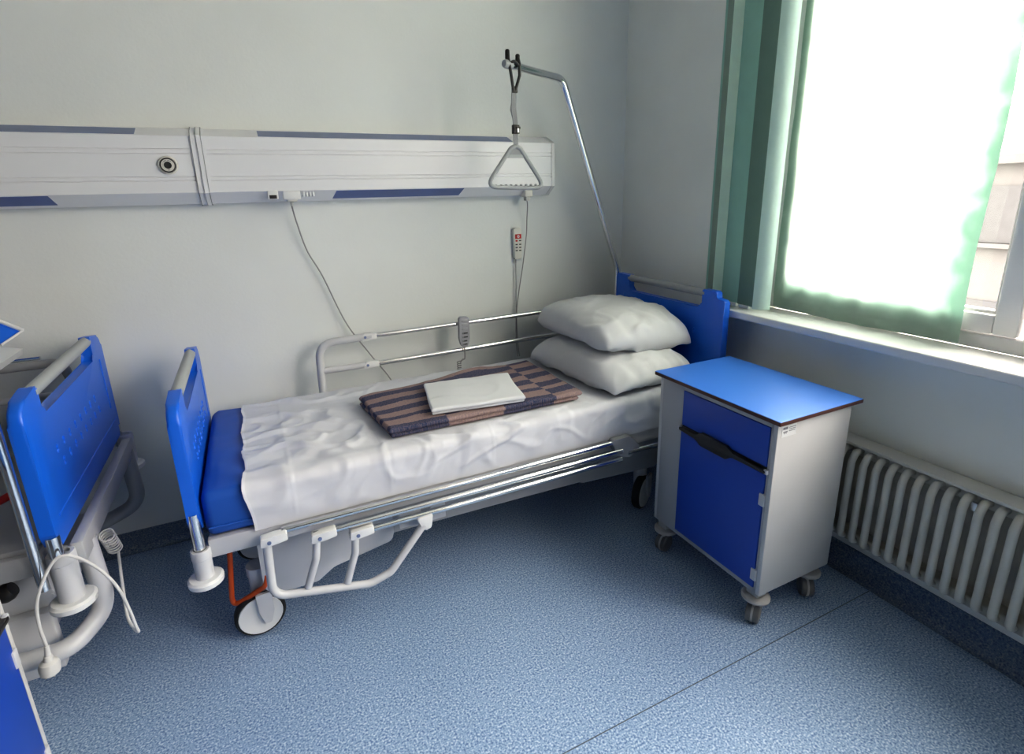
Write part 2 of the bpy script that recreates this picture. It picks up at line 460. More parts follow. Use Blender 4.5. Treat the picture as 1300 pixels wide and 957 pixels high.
# ------------------------------------------------------------------ curtain and blinds on the window
def curt(u, v):
    y = 1.592 - .712*u + .010*nz(v*2, 3, 1, 2.2)*(u)+.004*math.sin(v*9)*(1 if u > .9 or u < .05 else 0)
    z = .996 + .012*u*0 + (2.94-.996)*v - (.010*math.sin(u*PI))*(1-v)
    x = 2.045 + .004*nz(u*3, v*4, 0, 1.5) + .0035*ridge(u*2.2, v*5, 2, 2.0)*(.3+.7*(1-v)) + .003*math.sin(u*42+v*2)
    if u > .93 or u < .03 or v < .02: x -= .002
    return (x, y, z)
bm = new(); us = lin(0, 1, 70); vs = [t**1.5 for t in lin(0, 1, 130)]
grid(bm, curt, us, vs)
tag(obj('sheer_curtain', bm, 'curtain'), 'mint green sheer cloth stretched over the window pane, glowing with daylight', 'curtain')

vb = empty('vertical_blind', (1.95, 1.68, .99), 'green vertical blind with fabric slats bunched at the left of the window', 'blind')
def slat(p0, p1, z0, m, bulge=0., z1=3.04):
    bm = new(); a = V(p0+(0,)); b = V(p1+(0,)); n = (b-a).cross(V((0,0,1))).normalized()
    def f(u, v):
        p = a.lerp(b, u)+n*bulge*(1-(2*u-1)**2); 
        return (p.x-.012*v*0, p.y, z0+(z1-z0)*v)
    grid(bm, f, lin(0, 1, 9), lin(0, 1, 14))
    return obj('slat', bm, m, vb)
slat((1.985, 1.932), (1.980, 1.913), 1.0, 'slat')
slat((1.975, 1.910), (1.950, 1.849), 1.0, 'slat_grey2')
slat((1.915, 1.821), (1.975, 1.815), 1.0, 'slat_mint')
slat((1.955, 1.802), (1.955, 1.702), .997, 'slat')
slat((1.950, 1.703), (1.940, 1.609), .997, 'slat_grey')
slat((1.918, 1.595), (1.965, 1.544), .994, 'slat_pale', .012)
for y0, x0 in ((1.735, 1.948), (1.66, 1.938)):
    obj('slat_weight', bx(x0-.004, x0+.012, y0-.03, y0+.02, .984, .998, .002), 'white', vb)
obj('head_rail', bx(1.93, 1.985, -1.42, 1.92, 3.04, 3.09, .005), 'white', vb)

# ------------------------------------------------------------------ bed head wall unit
tr = empty('bed_head_unit', (.1, 2.56, 1.49), 'long white wall channel above the beds with blue light strips and sockets', 'wall panel')
prof = [(YW-.001, 1.778), (2.585, 1.776), (2.50, 1.741), (2.50, 1.695), (2.5055, 1.694), (2.5055, 1.6915), (2.50, 1.690),
        (2.50, 1.678), (2.5055, 1.677), (2.5055, 1.6745), (2.50, 1.6735), (2.50, 1.594), (2.5055, 1.593), (2.5055, 1.5905), (2.50, 1.5895),
        (2.50, 1.580), (2.5055, 1.579), (2.5055, 1.5765), (2.50, 1.5755), (2.50, 1.533), (2.565, 1.489), (YW-.001, 1.489)]
bm = new(); prism(bm, prof, 0, -2.9, -.132); obj('left_channel', bm, 'trunk', tr, angle=10)
bm = new(); prism(bm, prof, 0, -.112, 1.445); obj('right_channel', bm, 'trunk', tr, angle=10)
def off(d): return [(YW-.001, 1.778+d), (2.585-d*.3, 1.776+d), (2.50-d, 1.741+d*.5), (2.50-d, 1.533-d*.5), (2.565-d*.3, 1.489-d), (YW-.001, 1.489-d)]
bm = new(); prism(bm, off(.003), 0, -.146, -.128); prism(bm, off(.006), 0, -.127, -.112); prism(bm, off(.002), 0, -.111, -.098)
obj('joint_cover', bm, 'trunk', tr, angle=10)
for xg in (-.1475, -.1278, -.1112):
    bm = new(); prism(bm, off(.0068), 0, xg, xg+.0016); obj('joint_gap', bm, 'groove', tr)
bm = new(); prism(bm, off(.002), 0, 1.4455, 1.4635); obj('end_cap', bm, 'white', tr, angle=10)
def slope_strip(name, x0, x1, pa, pb, m, skew=0):
    """a thin lens on the sloping face between profile points pa (upper) and pb (lower)"""
    a = V((0,)+pa); b = V((0,)+pb); d = (b-a).normalized(); n = V((0, d.z, -d.y)); n = n if n.y < 0 else -n
    bm = new(); vs = []
    for t in (-.004, .0012):
        for (x, p) in ((x0, a), (x1, a), (x1+skew, b), (x0+skew, b)):
            vs.append(bm.verts.new(V((x, p.y, p.z))+n*t))
    for f in ((0,1,2,3), (4,5,6,7), (0,1,5,4), (1,2,6,5), (2,3,7,6), (3,0,4,7)): bm.faces.new([vs[i] for i in f])
    return obj(name, bm, m, tr, smooth=False)
up = ((2.575, 1.7719), (2.508, 1.7443)); lo = ((2.504, 1.5303), (2.551, 1.4987))
def up_at(n0): return n0
slope_strip('upper_light', -2.4, -.325, *up, 'strip'); slope_strip('upper_light', .093, 1.232, *up, 'strip')
slope_strip('lower_light', -1.9, -.620, *lo, 'strip_low', .012); slope_strip('lower_light', .375, .966, *lo, 'strip_low', -.014)
# round gas outlet
gx, gz = -.234, 1.634
go = obj('gas_outlet', lathe(new(), [(0,-.002),(.034,-.002),(.034,.006),(.030,.010),(.028,.010),(.027,.006),(0,.006)], (gx, 2.50, gz), (0,-1,0)), 'ivory', tr)
obj('outlet_ring', lathe(new(), [(.0252,.005),(.0262,.0115),(.0235,.0125),(.0225,.011),(.0225,.005)], (gx, 2.50, gz), (0,-1,0)), 'black', go)
oc = lathe(new(), [(.0225,.006),(.0225,.0105),(.013,.012),(.012,.006)], (gx, 2.50, gz), (0,-1,0))
obj('outlet_hole', lathe(new(), [(.0128,.006),(.0128,.0112),(.011,.0118),(0,.008)], (gx, 2.50, gz), (0,-1,0)), 'rubber', go)
bm = oc; n0 = len(bm.faces)
for a0, n in ((50, 5), (105, 4), (265, 3)):
    for k in range(n):
        a = math.radians(a0+k*8); r = .0175
        cx, cz = gx+r*math.cos(a), gz+r*math.sin(a)
        box(bm, cx-.0007, cx+.0007, 2.4884, 2.4890, cz-.0012, cz+.0012)
paint(bm, n0, 1); obj('outlet_collar', bm, ['ivory', 'black'], go)
# sockets on the lower slope
bm = new(); box(bm, .098, .138, 2.493, 2.540, 1.500, 1.536, .003); so = obj('socket', bm, 'white', tr)
obj('socket_hole', bx(.104, .132, 2.4915, 2.496, 1.503, 1.517, .001), 'black', so)
bm = new(); box(bm, .158, .225, 2.496, 2.54, 1.497, 1.532, .003); obj('socket', bm, 'white', tr)
for k in range(4): obj('switch', bx(.236+k*.013, .244+k*.013, 2.508, 2.54, 1.508, 1.5265, .001), 'white', tr)

# power cord plugged into the wall unit
pc = empty('power_cord', (.38, 2.58, .6), 'thin grey power cord plugged into the wall unit, running down behind the bed', 'cord')
bm = new(); tube(bm, spline([(.189, 2.545, 1.485), (.192, 2.565, 1.46), (.204, 2.585, 1.395), (.232, 2.59, 1.275), (.285, 2.59, 1.155), (.366, 2.585, .925), (.463, 2.58, .755), (.56, 2.575, .59), (.60, 2.57, .40), (.62, 2.56, .03)]), .0032, 8)
obj('cable', bm, 'cord', pc)
bm = new(); box(bm, .170, .212, 2.50, 2.555, 1.488, 1.522, .006, 3); tube(bm, [(.191, 2.535, 1.49), (.190, 2.552, 1.474)], [.008, .005], 10)
obj('plug', bm, 'ivory', pc)

# nurse call handset hanging on the wall
nc = empty('call_handset', (1.29, 2.59, 1.15), 'white nurse call handset with a red button hanging on the wall under the trapeze handle', 'handset')
bm = new(); prism(bm, rounded([(1.267, 1.325), (1.313, 1.325), (1.311, 1.16), (1.271, 1.16)], [.012,.012,.006,.006]), 1, 2.588, 2.612, .004)
n0 = len(bm.faces)
for z in (1.238, 1.222, 1.206): box(bm, 1.287, 1.296, 2.587, 2.589, z-.0008, z+.0008)
paint(bm, n0, 1); hb = obj('handset_body', bm, ['ivory', 'button_dark'], nc)
rb = obj('call_button', bx(1.273, 1.309, 2.5855, 2.589, 1.268, 1.292, .002), 'red', hb, label='red call button with a white round sign')
bm = new(); lathe(bm, [(.0045,0),(.0045,.001),(.0075,.001),(.0075,0)], (1.291, 2.5856, 1.280), (0,-1,0), 20); box(bm, 1.2898, 1.2922, 2.5844, 2.5856, 1.2755, 1.2845)
obj('call_sign', bm, 'white', hb)
obj('small_red_button', bx(1.275, 1.287, 2.5855, 2.589, 1.253, 1.262, .0015), 'red', hb)
for (x, z) in ((1.302, 1.2575), (1.281, 1.238), (1.302, 1.238), (1.281, 1.222), (1.302, 1.222), (1.281, 1.206), (1.302, 1.206)):
    obj('button', bx(x-.006, x+.006, 2.5855, 2.589, z-.003, z+.003, .001), 'button_dark', hb)
bm = new(); tube(bm, spline([(1.325, 2.552, 1.478), (1.338, 2.565, 1.44), (1.343, 2.583, 1.37), (1.338, 2.585, 1.28), (1.318, 2.59, 1.13), (1.292, 2.595, .98), (1.274, 2.59, .87), (1.272, 2.585, .72), (1.28, 2.58, .62)]), .0028, 8)
tube(bm, spline([(1.280, 2.60, 1.162), (1.278, 2.598, 1.10), (1.276, 2.597, .98), (1.272, 2.592, .87), (1.266, 2.588, .72), (1.27, 2.58, .62)]), .0028, 8)
tube(bm, [(1.280, 2.60, 1.17), (1.279, 2.599, 1.14)], [.0055, .0035], 8)
obj('cable', bm, 'cord', nc)
bm = new(); box(bm, 1.300, 1.345, 2.515, 2.565, 1.482, 1.515, .006, 3); box(bm, 1.312, 1.338, 2.53, 2.562, 1.462, 1.486, .006, 3)
obj('plug', bm, 'ivory', nc)

# ------------------------------------------------------------------ beds
def bed_board(parent, xc, y0, y1, zt, zb, face, name='footboard', hy=(.155, .645), stepped=False):
    """blue moulded end board; face=+1/-1: side that carries the moulded pattern (x direction)"""
    t = .017
    W = y1-y0; a = y0+hy[0]*W/.79; b = y0+hy[1]*W/.79
    pts = [(y0+.02, zb), (y0, zb+.05), (y0, zt-.018), (a-.02, zt), (a, zt), (a, zt-.085), (b, zt-.085), (b, zt),
           (b+.02, zt), (y1, zt-.018), (y1, zb+.05), (y1-.02, zb)]
    pts = rounded(pts, [.02, .02, .055, .004, .008, .022, .022, .008, .004, .05, .02, .02], 6)
    if stepped:
        pts = rounded([(y0+.02, zb), (y0, zb+.05), (y0, zt-.036), (y0+.046, zt-.030), (y0+.048, zt), (a, zt), (a, zt-.085), (b, zt-.085), (b, zt),
               (y1-.004, zt), (y1, zt-.03), (y1, zb+.05), (y1-.02, zb)], [.02,.02,.010,.004,.008,.006,.022,.022,.006,.006,.006,.02,.02], 5)
    bm = new(); prism(bm, pts, 0, xc-t, xc+t, .006 if stepped else .009, 3)
    xf = xc+face*t                       # moulded rim lines and drop-shaped dents belong to the board itself
    for (ya, za, yb, zb2, w) in ((y1-.075, zt-.10, y1-.075, zt-.30, .006), (y0+.06, zt-.355, y1-.04, zt-.355, .005), (y0+.06, zt-.115, y1-.12, zt-.115, .003)):
        tube(bm, [(xf-face*.003, ya, za), (xf-face*.003, yb, zb2)], w, 8)
    for row, (zz, n, o) in enumerate(((zt-.195, 8, .0), (zt-.245, 8, .028))):
        for k in range(n):
            y = y0+.17+k*.058*W/.79+o
            lathe(bm, [(0,.0042),(.004,.0036),(.0075,.0018),(.0082,-.002)], (xf, y, zz), (face,0,0), 10)
            lathe(bm, [(0,.0036),(.004,.003),(.0068,.0014),(.0075,-.002)], (xf, y, zz-.013), (face,0,0), 10)
    bd = obj(name, bm, 'blue', parent, angle=50)
    # grip bar
    bm = new(); tube(bm, [(xc, a-.012, zt-.018), (xc, b+.012, zt-.018)], .0185, 18); obj('grip', bm, 'handle', bd)
    return bd

def bumper(parent, x, y, z0, z1, r=.026, disc=.05):
    bm = new(); lathe(bm, [(0,z0),(r,z0),(r*1.02,z1-.03),(r*1.08,z1-.028),(r*1.08,z1-.004),(r,z1),(r*.7,z1),(r*.7,z1-.01),(0,z1-.01)], (x, y, 0))
    s = obj('bumper_sleeve', bm, 'coat', parent)
    bm = new(); lathe(bm, [(0,-.026),(disc-.008,-.026),(disc,-.020),(disc+.001,-.006),(disc-.006,0),(0,.001)], (x, y, z0+.002))
    obj('bumper_disc', bm, 'white', parent)
    return s

# ---- the made bed by the window
FX, HX, BY0, BY1 = -.261, 1.85, 1.682, 2.462
bed = empty('hospital_bed', (.8, 2.07, 0), 'made blue hospital bed in the corner with white sheet, pillows and lowered side rail', 'bed', None)
bed_board(bed, FX, BY0, BY1, .952, .535, +1, 'footboard')
hb_ = bed_board(bed, HX, 1.668, 2.445, 1.060, .52, -1, 'headboard', (.135, .675), True)
for y in (BY0+.012, BY1-.012):
    bm = new(); tube(bm, [(FX, y, .60), (FX, y, .45)], .0165, 16); obj('post', bm, 'chrome', bed)
bumper(bed, FX, BY0+.012, .380, .478); bumper(bed, FX, BY1-.012, .380, .478)
# extra round jack sleeves at the foot end
for y in (1.90, 2.25):
    bm = new(); lathe(bm, [(0,.325),(.027,.325),(.030,.332),(.028,.44),(0,.44)], (-.222, y, 0)); obj('sleeve', bm, 'coat', bed)
# lying-surface frame
bm = new()
box(bm, -.238, 1.82, 1.695, 1.725, .435, .497, .004); box(bm, -.238, 1.82, 2.43, 2.455, .435, .497, .004)
box(bm, -.236, -.20, 1.725, 2.43, .44, .49, .004); box(bm, 1.79, 1.83, 1.695, 2.455, .44, .49, .004)
box(bm, -.215, 1.79, 1.725, 2.43, .462, .494, .003)
obj('deck_frame', bm, 'coat', bed)
# lower chassis: long side plates and column
bm = new()
plate = rounded([(-.115, .435), (-.115, .185), (-.03, .165), (.06, .165), (.12, .205), (.335, .243), (.345, .275), (.345, .435)], [.01,.03,.02,.03,.06,.015,.02,.01], 5)
prism(bm, plate, 1, 1.795, 1.83, .004); obj('lift_cover', bm, 'coat', bed)
bm = new()
prism(bm, [(.30, .43), (.30, .27), (.54, .268), (1.18, .258), (1.19, .245), (1.60, .222), (1.74, .30), (1.74, .43)], 1, 1.80, 1.84, .003)
prism(bm, [(-.10, .43), (-.10, .24), (1.60, .23), (1.74, .30), (1.74, .43)], 1, 2.30, 2.34, .003)
box(bm, -.08, .02, 1.84, 2.30, .26, .36, .01); box(bm, 1.5, 1.6, 1.84, 2.30, .26, .36, .01)
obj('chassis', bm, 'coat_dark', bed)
bm = new(); box(bm, .49, .55, 1.785, 1.80, .285, .37, .003); obj('bracket', bm, 'coat', bed)
# casters
def bed_caster(x, y, ang, parent):
    ax = V((math.sin(ang), -math.cos(ang), 0))
    r = .084; c = V((x, y, r)); w = .019
    hs = obj('caster', lathe(new(), [(0,.095),(.026,.095),(.031,.105),(.033,.22),(.036,.225),(.036,.26),(0,.26)], (x+.012, y+.028, 0)), 'coat', parent)
    obj('tyre', lathe(new(), [(r-.020,-w),(r-.006,-w),(r,-w+.008),(r,w-.008),(r-.006,w),(r-.020,w)], c, ax, 40), 'rubber', hs)
    obj('hub_cover', lathe(new(), [(0,w-.001),(r-.022,w),(r-.013,w+.003),(r-.010,w-.002),(r-.016,-w-.001),(0,-w-.002)], c, ax, 40), 'white', hs)
    fk = new(); n = ax
    d = V((-ax.y, ax.x, 0))
    pts = rounded([(-.008, .175), (.044, .175), (.044, .10), (.030, .052), (.010, .056), (-.004, .10)], [.004,.004,.03,.012,.012,.03], 4)
    A = [fk.verts.new(V((x, y, 0))+d*p[0]+n*(w+.004)+V((0,0,p[1]))) for p in pts]
    B = [fk.verts.new(V((x, y, 0))+d*p[0]+n*(w+.016)+V((0,0,p[1]))) for p in pts]
    fk.faces.new(A); fk.faces.new(B[::-1])
    for i in range(len(pts)): fk.faces.new((A[i], B[i], B[(i+1) % len(pts)], A[(i+1) % len(pts)]))
    obj('fork', fk, 'coat', hs)
for (x, y, a) in ((-.142, 1.835, .10), (1.56, 1.835, .5), (-.142, 2.30, .2), (1.56, 2.30, .1)): bed_caster(x, y, a, bed)
# orange brake lever
bm = new(); tube(bm, smooth_path([(-.196, 1.87, .41), (-.226, 1.85, .125), (-.112, 1.80, .205), (-.10, 1.80, .25)], .022), .0088, 12)
obj('brake_lever', bm, 'orange', bed)
# lowered side rail on the near side
sr = None
bm = new()
bars = ((.482, 1.672, -.03, 1.265), (.440, 1.664, .06, 1.30), (.402, 1.666, .17, 1.30))
for z, y, xa, xb in bars: pass
first = True
for z, y, xa, xb in bars:
    bm = new(); tube(bm, [(xa, y, z), (xb, y, z)], .0115, 16)
    obj('side_rail_bar', bm, 'chrome', bed)
bm = new()
yl = 1.650
tube(bm, smooth_path([(-.078, 1.660, .458), (-.084, yl, .268), (.22, yl-.01, .208), (.292, yl-.01, .228), (.427, 1.660, .365)], .055, 8), .0135, 14)
tube(bm, smooth_path([(.068, 1.655, .432), (.058, yl, .36), (.022, yl, .262)], .02), [.011]*2+[.0135]*20 if False else .0125, 12)
tube(bm, smooth_path([(.190, 1.655, .412), (.182, yl, .34), (.144, yl-.006, .236)], .02), .0125, 12)
sf = obj('rail_frame', bm, 'coat', bed)
for (x, z) in ((-.062, .470), (.085, .436), (.205, .408)):
    bm = new(); prism(bm, rounded([(x-.036, z-.016), (x-.032, z+.014), (x+.004, z+.016), (x+.046, z+.018), (x+.046, z-.010), (x, z-.014)], .006, 3), 1, 1.640, 1.674, .003)
    rj = obj('rail_joint', bm, 'white', bed)
    obj('screw', lathe(new(), [(0,.004),(.006,.003),(.007,-.002)], (x-.008, 1.640, z-.002), (0,-1,0), 14), 'strip', rj)
bm = new(); prism(bm, rounded([(.40, .398), (.462, .404), (.452, .352), (.432, .344), (.418, .356)], .006, 3), 1, 1.648, 1.676, .003)
obj('rail_pivot', bm, 'white', bed)
bm = new(); box(bm, .35, .43, 1.70, 1.715, .345, .42, .002); obj('rail_bracket', bm, 'coat', bed)
bm = new(); prism(bm, rounded([(1.24, .50), (1.34, .50), (1.40, .44), (1.34, .40), (1.28, .42)], .012, 4), 1, 1.66, 1.70, .003); obj('rail_end_joint', bm, 'coat_dark', bed)
bm = new(); tube(bm, [(1.33, 1.668, .425), (1.78, 1.668, .415)], .0115, 14); obj('side_rail_bar', bm, 'chrome', bed)
# raised side rail by the wall
for (z0, z1, xa) in ((.868, .880, .455), (.730, .742, .455)):
    bm = new(); tube(bm, [(xa, 2.50, z0), (1.72, 2.50, z1)], .0125, 16); obj('side_rail_bar', bm, 'chrome', bed)
bm = new(); tube(bm, smooth_path([(.214, 2.50, .47), (.222, 2.50, .862), (.46, 2.50, .868)], .075, 10), .0175, 16)
tube(bm, [(.222, 2.50, .732), (.46, 2.50, .730)], .0150, 14)
obj('rail_frame', bm, 'coat', bed)
bm = new(); tube(bm, smooth_path([(1.70, 2.50, .88), (1.79, 2.50, .86), (1.80, 2.50, .47)], .07, 8), .0135, 14)
obj('rail_frame', bm, 'coat', bed)
for z in (.868, .731):
    bm = new(); prism(bm, rounded([(.405, z-.006), (.43, z+.017), (.485, z+.014), (.485, z-.014), (.42, z-.017)], .006, 3), 1, 2.484, 2.516, .003)
    rj = obj('rail_joint', bm, 'white', bed)
    obj('screw', lathe(new(), [(0,.004),(.006,.003),(.007,-.002)], (.43, 2.484, z), (0,-1,0), 14), 'strip', rj)
# lifting pole
bm = new(); tube(bm, smooth_path([(1.858, 2.468, .50), (1.855, 2.468, 1.075), (1.425, 2.362, 2.012), (1.085, 2.25, 2.028)], .06, 8), .0165, 18)
lp = obj('lifting_pole', bm, 'chrome', bed)
obj('pole_end_cap', lathe(new(), [(0,.016),(.014,.014),(.0175,.006),(.0175,-.03),(0,-.03)], (1.083, 2.2495, 2.028), (-.95,-.31,.045), 18), 'handle', lp)

# trapeze handle hanging from the pole
tz = empty('trapeze_handle', (1.122, 2.26, 1.525), 'grey triangular trapeze grab handle hanging by a strap from the chrome pole', 'handle')
hx, hy_ = 1.122, 2.257
bm = new()
tri = smooth_path([(hx, hy_, 1.702), (hx-.022, hy_, 1.694), (hx-.150, hy_, 1.530), (hx+.150, hy_, 1.520), (hx+.022, hy_, 1.694), (hx, hy_, 1.702)], .03, 7)
tube(bm, tri, .0095, 12, up=(0,1,0))
g = obj('triangle_grip', bm, 'handle', tz)
for k in range(9):
    bm = new(); x = hx-.10+k*.025; lathe(bm, [(0,.0),(.006,.0),(.0075,.004),(.004,.008),(0,.009)], (x, hy_, 1.532), (0,0,1), 10); obj('finger_bump', bm, 'handle', g)
obj('grip_web', bx(hx-.05, hx+.05, hy_-.002, hy_+.002, 1.652, 1.666, .001), 'handle', g)
bm = new(); prism(bm, [(hx-.022, 1.692), (hx+.022, 1.692), (hx+.042, 1.666), (hx-.042, 1.666)], 1, hy_-.002, hy_+.002); obj('grip_plate', bm, 'webbing', g)
def band(bm, pts, w, t):
    P = [V(p) for p in pts]
    vs = [[bm.verts.new(p+V((sx*w, sy*t, 0))) for sx, sy in ((-1,-1),(1,-1),(1,1),(-1,1))] for p in P]
    for a, b in zip(vs, vs[1:]):
        for k in range(4): bm.faces.new((a[k], a[(k+1) % 4], b[(k+1) % 4], b[k]))
    bm.faces.new(vs[0][::-1]); bm.faces.new(vs[-1])
bm = new(); band(bm, [(hx+.002, hy_, 1.690), (hx+.001, hy_, 1.80), (hx-.006, hy_, 1.86), (hx-.002, hy_, 1.93)], .011, .002)
band(bm, [(hx+.006, hy_+.005, 1.70), (hx+.006, hy_+.004, 1.79), (hx-.012, hy_+.004, 1.85), (hx+.004, hy_+.004, 1.93)], .008, .0015)
st = obj('strap', bm, 'webbing', tz)
bm = new(); box(bm, hx-.014, hx+.018, hy_-.010, hy_+.008, 1.752, 1.790, .003); box(bm, hx-.002, hx+.020, hy_-.014, hy_+.006, 1.772, 1.782, .002)
bk = obj('buckle', bm, 'black', st)
obj('buckle_pin', bx(hx+.002, hx+.012, hy_-.016, hy_-.009, 1.757, 1.774, .002), 'steel', st)
bm = new()
py = 2.262
tube(bm, smooth_path([(hx-.004, hy_, 1.925), (hx-.022, py-.022, 1.985), (hx-.030, py-.020, 2.035), (hx-.026, py, 2.075)], .02), .0065, 10)
tube(bm, smooth_path([(hx+.004, hy_, 1.925), (hx+.018, py-.022, 1.985), (hx+.020, py-.020, 2.030), (hx+.022, py, 2.062)], .02), .0065, 10)
tube(bm, smooth_path([(hx-.030, py-.018, 2.03), (hx-.006, py-.022, 2.040), (hx+.021, py-.018, 2.022)], .01), .006, 10)
box(bm, hx-.012, hx+.014, hy_-.006, hy_+.006, 1.918, 1.945, .003)
ck = obj('clip', bm, 'black', tz)
bm = new()
for (x, z) in ((hx-.026, 2.050), (hx+.022, 2.035)): bm = new(); lathe(bm, [(0,0),(.009,0),(.010,.006),(.0095,.034),(.006,.038),(0,.038)], (x, py+.002, z), (0,0,1), 14); obj('clip_knob', bm, 'rubber', ck)

# hand control hooked over the raised rail
hc = empty('hand_control', (.915, 2.48, .75), 'grey bed hand control with buttons hooked over the raised side rail', 'remote control')
bm = new(); prism(bm, rounded([(.892, .914), (.944, .908), (.943, .80), (.934, .756), (.898, .758), (.888, .80)], [.010,.010,.01,.014,.014,.01], 5), 1, 2.462, 2.484, .005, 3)
hcb = obj('control_body', bm, 'remote', hc)
for k, z in enumerate((.893, .873, .851, .829, .809, .789, .772)):
    bm = bx(.902, .934-(k > 4)*.004, 2.4585, 2.463, z-.006, z+.006, .002); n0 = len(bm.faces)
    for j in range(3 if k > 2 else 0): box(bm, .906+j*.007, .910+j*.007, 2.4578, 2.4586, z-.002, z+.002)
    paint(bm, n0, 1); obj('button', bm, ['button', 'button_dark'], hcb)
obj('hook', bx(.900, .932, 2.484, 2.490, .83, .905, .002), 'remote', hc)
bm = new(); tube(bm, spline([(.916, 2.474, .760), (.917, 2.476, .715), (.915, 2.478, .69), (.905, 2.482, .685), (.893, 2.486, .672)]), .004, 8)
hel = [(.888+.010*math.cos(t*.9), 2.488+.010*math.sin(t*.9), .676-.0016*t) for t in range(36)]
tube(bm, hel, .0026, 6)
obj('cable', bm, 'cord', hc)

# ------------------------------------------------------------------ bedding
mx0, mx1, my0, my1, mz0, mz1 = -.238, 1.815, 1.700, 2.450, .498, .648
def matt(u, v):
    # u along x, v along the cross section (near bottom -> top -> far bottom)
    x = mx0+(mx1-mx0)*u
    return x
def cross(v, y0, y1, z0, z1, r):
    """point on a U-shaped section: up the near side, over the top, down the far side"""
    h = z1-z0-r; w = y1-y0-2*r; q = PI/2*r; T = 2*h+2*q+w; s = v*T
    if s < h: return y0, z0+s, 0
    s -= h
    if s < q: a = s/r; return y0+r-r*math.cos(a), z1-r+r*math.sin(a), 1
    s -= q
    if s < w: return y0+r+s, z1, 2
    s -= w
    if s < q: a = s/r; return y1-r+r*math.sin(a), z1-r+r*math.cos(a), 3
    s -= q
    return y1, z1-r-s, 4
bm = new(); box(bm, mx0, mx1, my0, my1, mz0, mz1, .028, 5)
bmesh.ops.subdivide_edges(bm, edges=[e for e in bm.edges if e.calc_length() > .3], cuts=60, use_grid_fill=True)
for v_ in bm.verts:
    p = v_.co
    if p.x < .05:
        d = .006*nz(p.x*9+p.y*5, p.y*3-p.z*7, 1.3, 1.6)+.004*ridge(p.x*6+p.y*3, p.z*4, .4, 1.7)
        if p.z > mz1-.01: p.z += d
        elif p.y < my0+.01: p.y -= abs(d)*.8
mt = obj('mattress', bm, 'blue_cover', None, angle=60)
tag(mt, 'blue covered mattress showing at the foot end of the made bed', 'mattress')
bm = new(); tube(bm, [(mx0+.01, my0-.002, .535), (-.02, my0-.003, .533), (.4, my0-.001, .533)], .0035, 8); obj('seam_piping', bm, 'blue_cover', mt)

sx0, sx1 = -.118, 1.812
def sheet_pt(u, v, off=0.):
    e = .003*math.sin(v*31)+.007*nz(v*6, .3, 2, 1.3)+.0018*nz(v*40, 2, 1)
    y, z, k = cross(v, my0-.012, my1+.006, mz0-.006, mz1+.006, .036)
    x = sx0+(sx1-sx0)*u + e*(1-u)**6
    if v < .12: x += .012*(.12-v)/.12*(1-u)**4
    w = 0.
    # broad creases and small puckers
    cx, cy = x, y - (z-mz1)*.9
    w += .0075*ridge(cx*1.3+cy*1.1, cy*2.0, .7, 2.3)
    w += .0065*ridge(cx*2.1-cy*1.4, cy*2.6+cx*.7, 3.1, 2.9)
    w += .0030*nz(cx*1.0, cy*1.3, 5, 7.)
    c1 = math.exp(-((cx-.12)**2+(cy-1.93)**2)/.035)
    w += c1*.017*ridge(cx*3.0+cy*2.4, cy*3.2-cx, 9.2, 1.5)
    c2 = math.exp(-((cx-.9)**2/.16+(cy-1.70)**2/.006))
    w += c2*.018*ridge(cx*2.0+cy*5.5, cy*2.0, 4.4, 2.0)
    # ironing folds
    for xf in (.02, .33, .72): w += .0022*max(0, 1-abs(cx-xf)/.006)
    for yf in (1.88, 2.08, 2.28): w += .0022*max(0, 1-abs(cy-yf)/.006)
    w += .0050*ridge(cx*3.2+cy*2.2, cy*3.6-cx*1.2, 6.6, 2.1)*(.4+.6*math.exp(-((cy-1.75)/.25)**2))
    ss = lambda a_, b_, q: max(0., min(1., (q-a_)/(b_-a_)))
    hid = max(ss(.30, .36, x)*ss(1.23, 1.17, x)*ss(1.74, 1.79, y)*ss(2.33, 2.28, y), ss(1.16, 1.24, x)*ss(1.67, 1.74, y))
    w = max(0, w)*(1-.92*hid if k == 2 else 1)
    if k == 2: z += w
    elif k == 1: z += w*.7; y -= w*.7
    elif k == 0: y -= w*.6*min(1., (z-mz0)/.05); z += .004*nz(x*4, 1, 1, 1)
    elif k == 3: z += w*.5
    return V((x, y, z))
bm = new()
us = [t**1.0 for t in lin(0, 1, 330)]; vs = lin(0, 1, 170)
grid(bm, lambda u, v: sheet_pt(u, v), us, vs)
sh = obj('bed_sheet', bm, 'sheet', None, angle=80)
tag(sh, 'creased white sheet spread over the mattress of the made bed', 'bed sheet')
bm = new(); grid(bm, lambda u, v: sheet_pt(u*.005, v)+V((-.0015, 0, .0022)) + V((0, -.002 if v < .16 else 0, 0)), lin(0, 1, 4), vs); obj('hem', bm, 'hem', sh)

def edgegrid(n_mid, n_edge, w):
    a = [w*(1-math.cos(PI/2*k/n_edge)) for k in range(n_edge)]
    m = lin(w, 1-w, n_mid)
    return a+m+[1-x for x in reversed(a)]

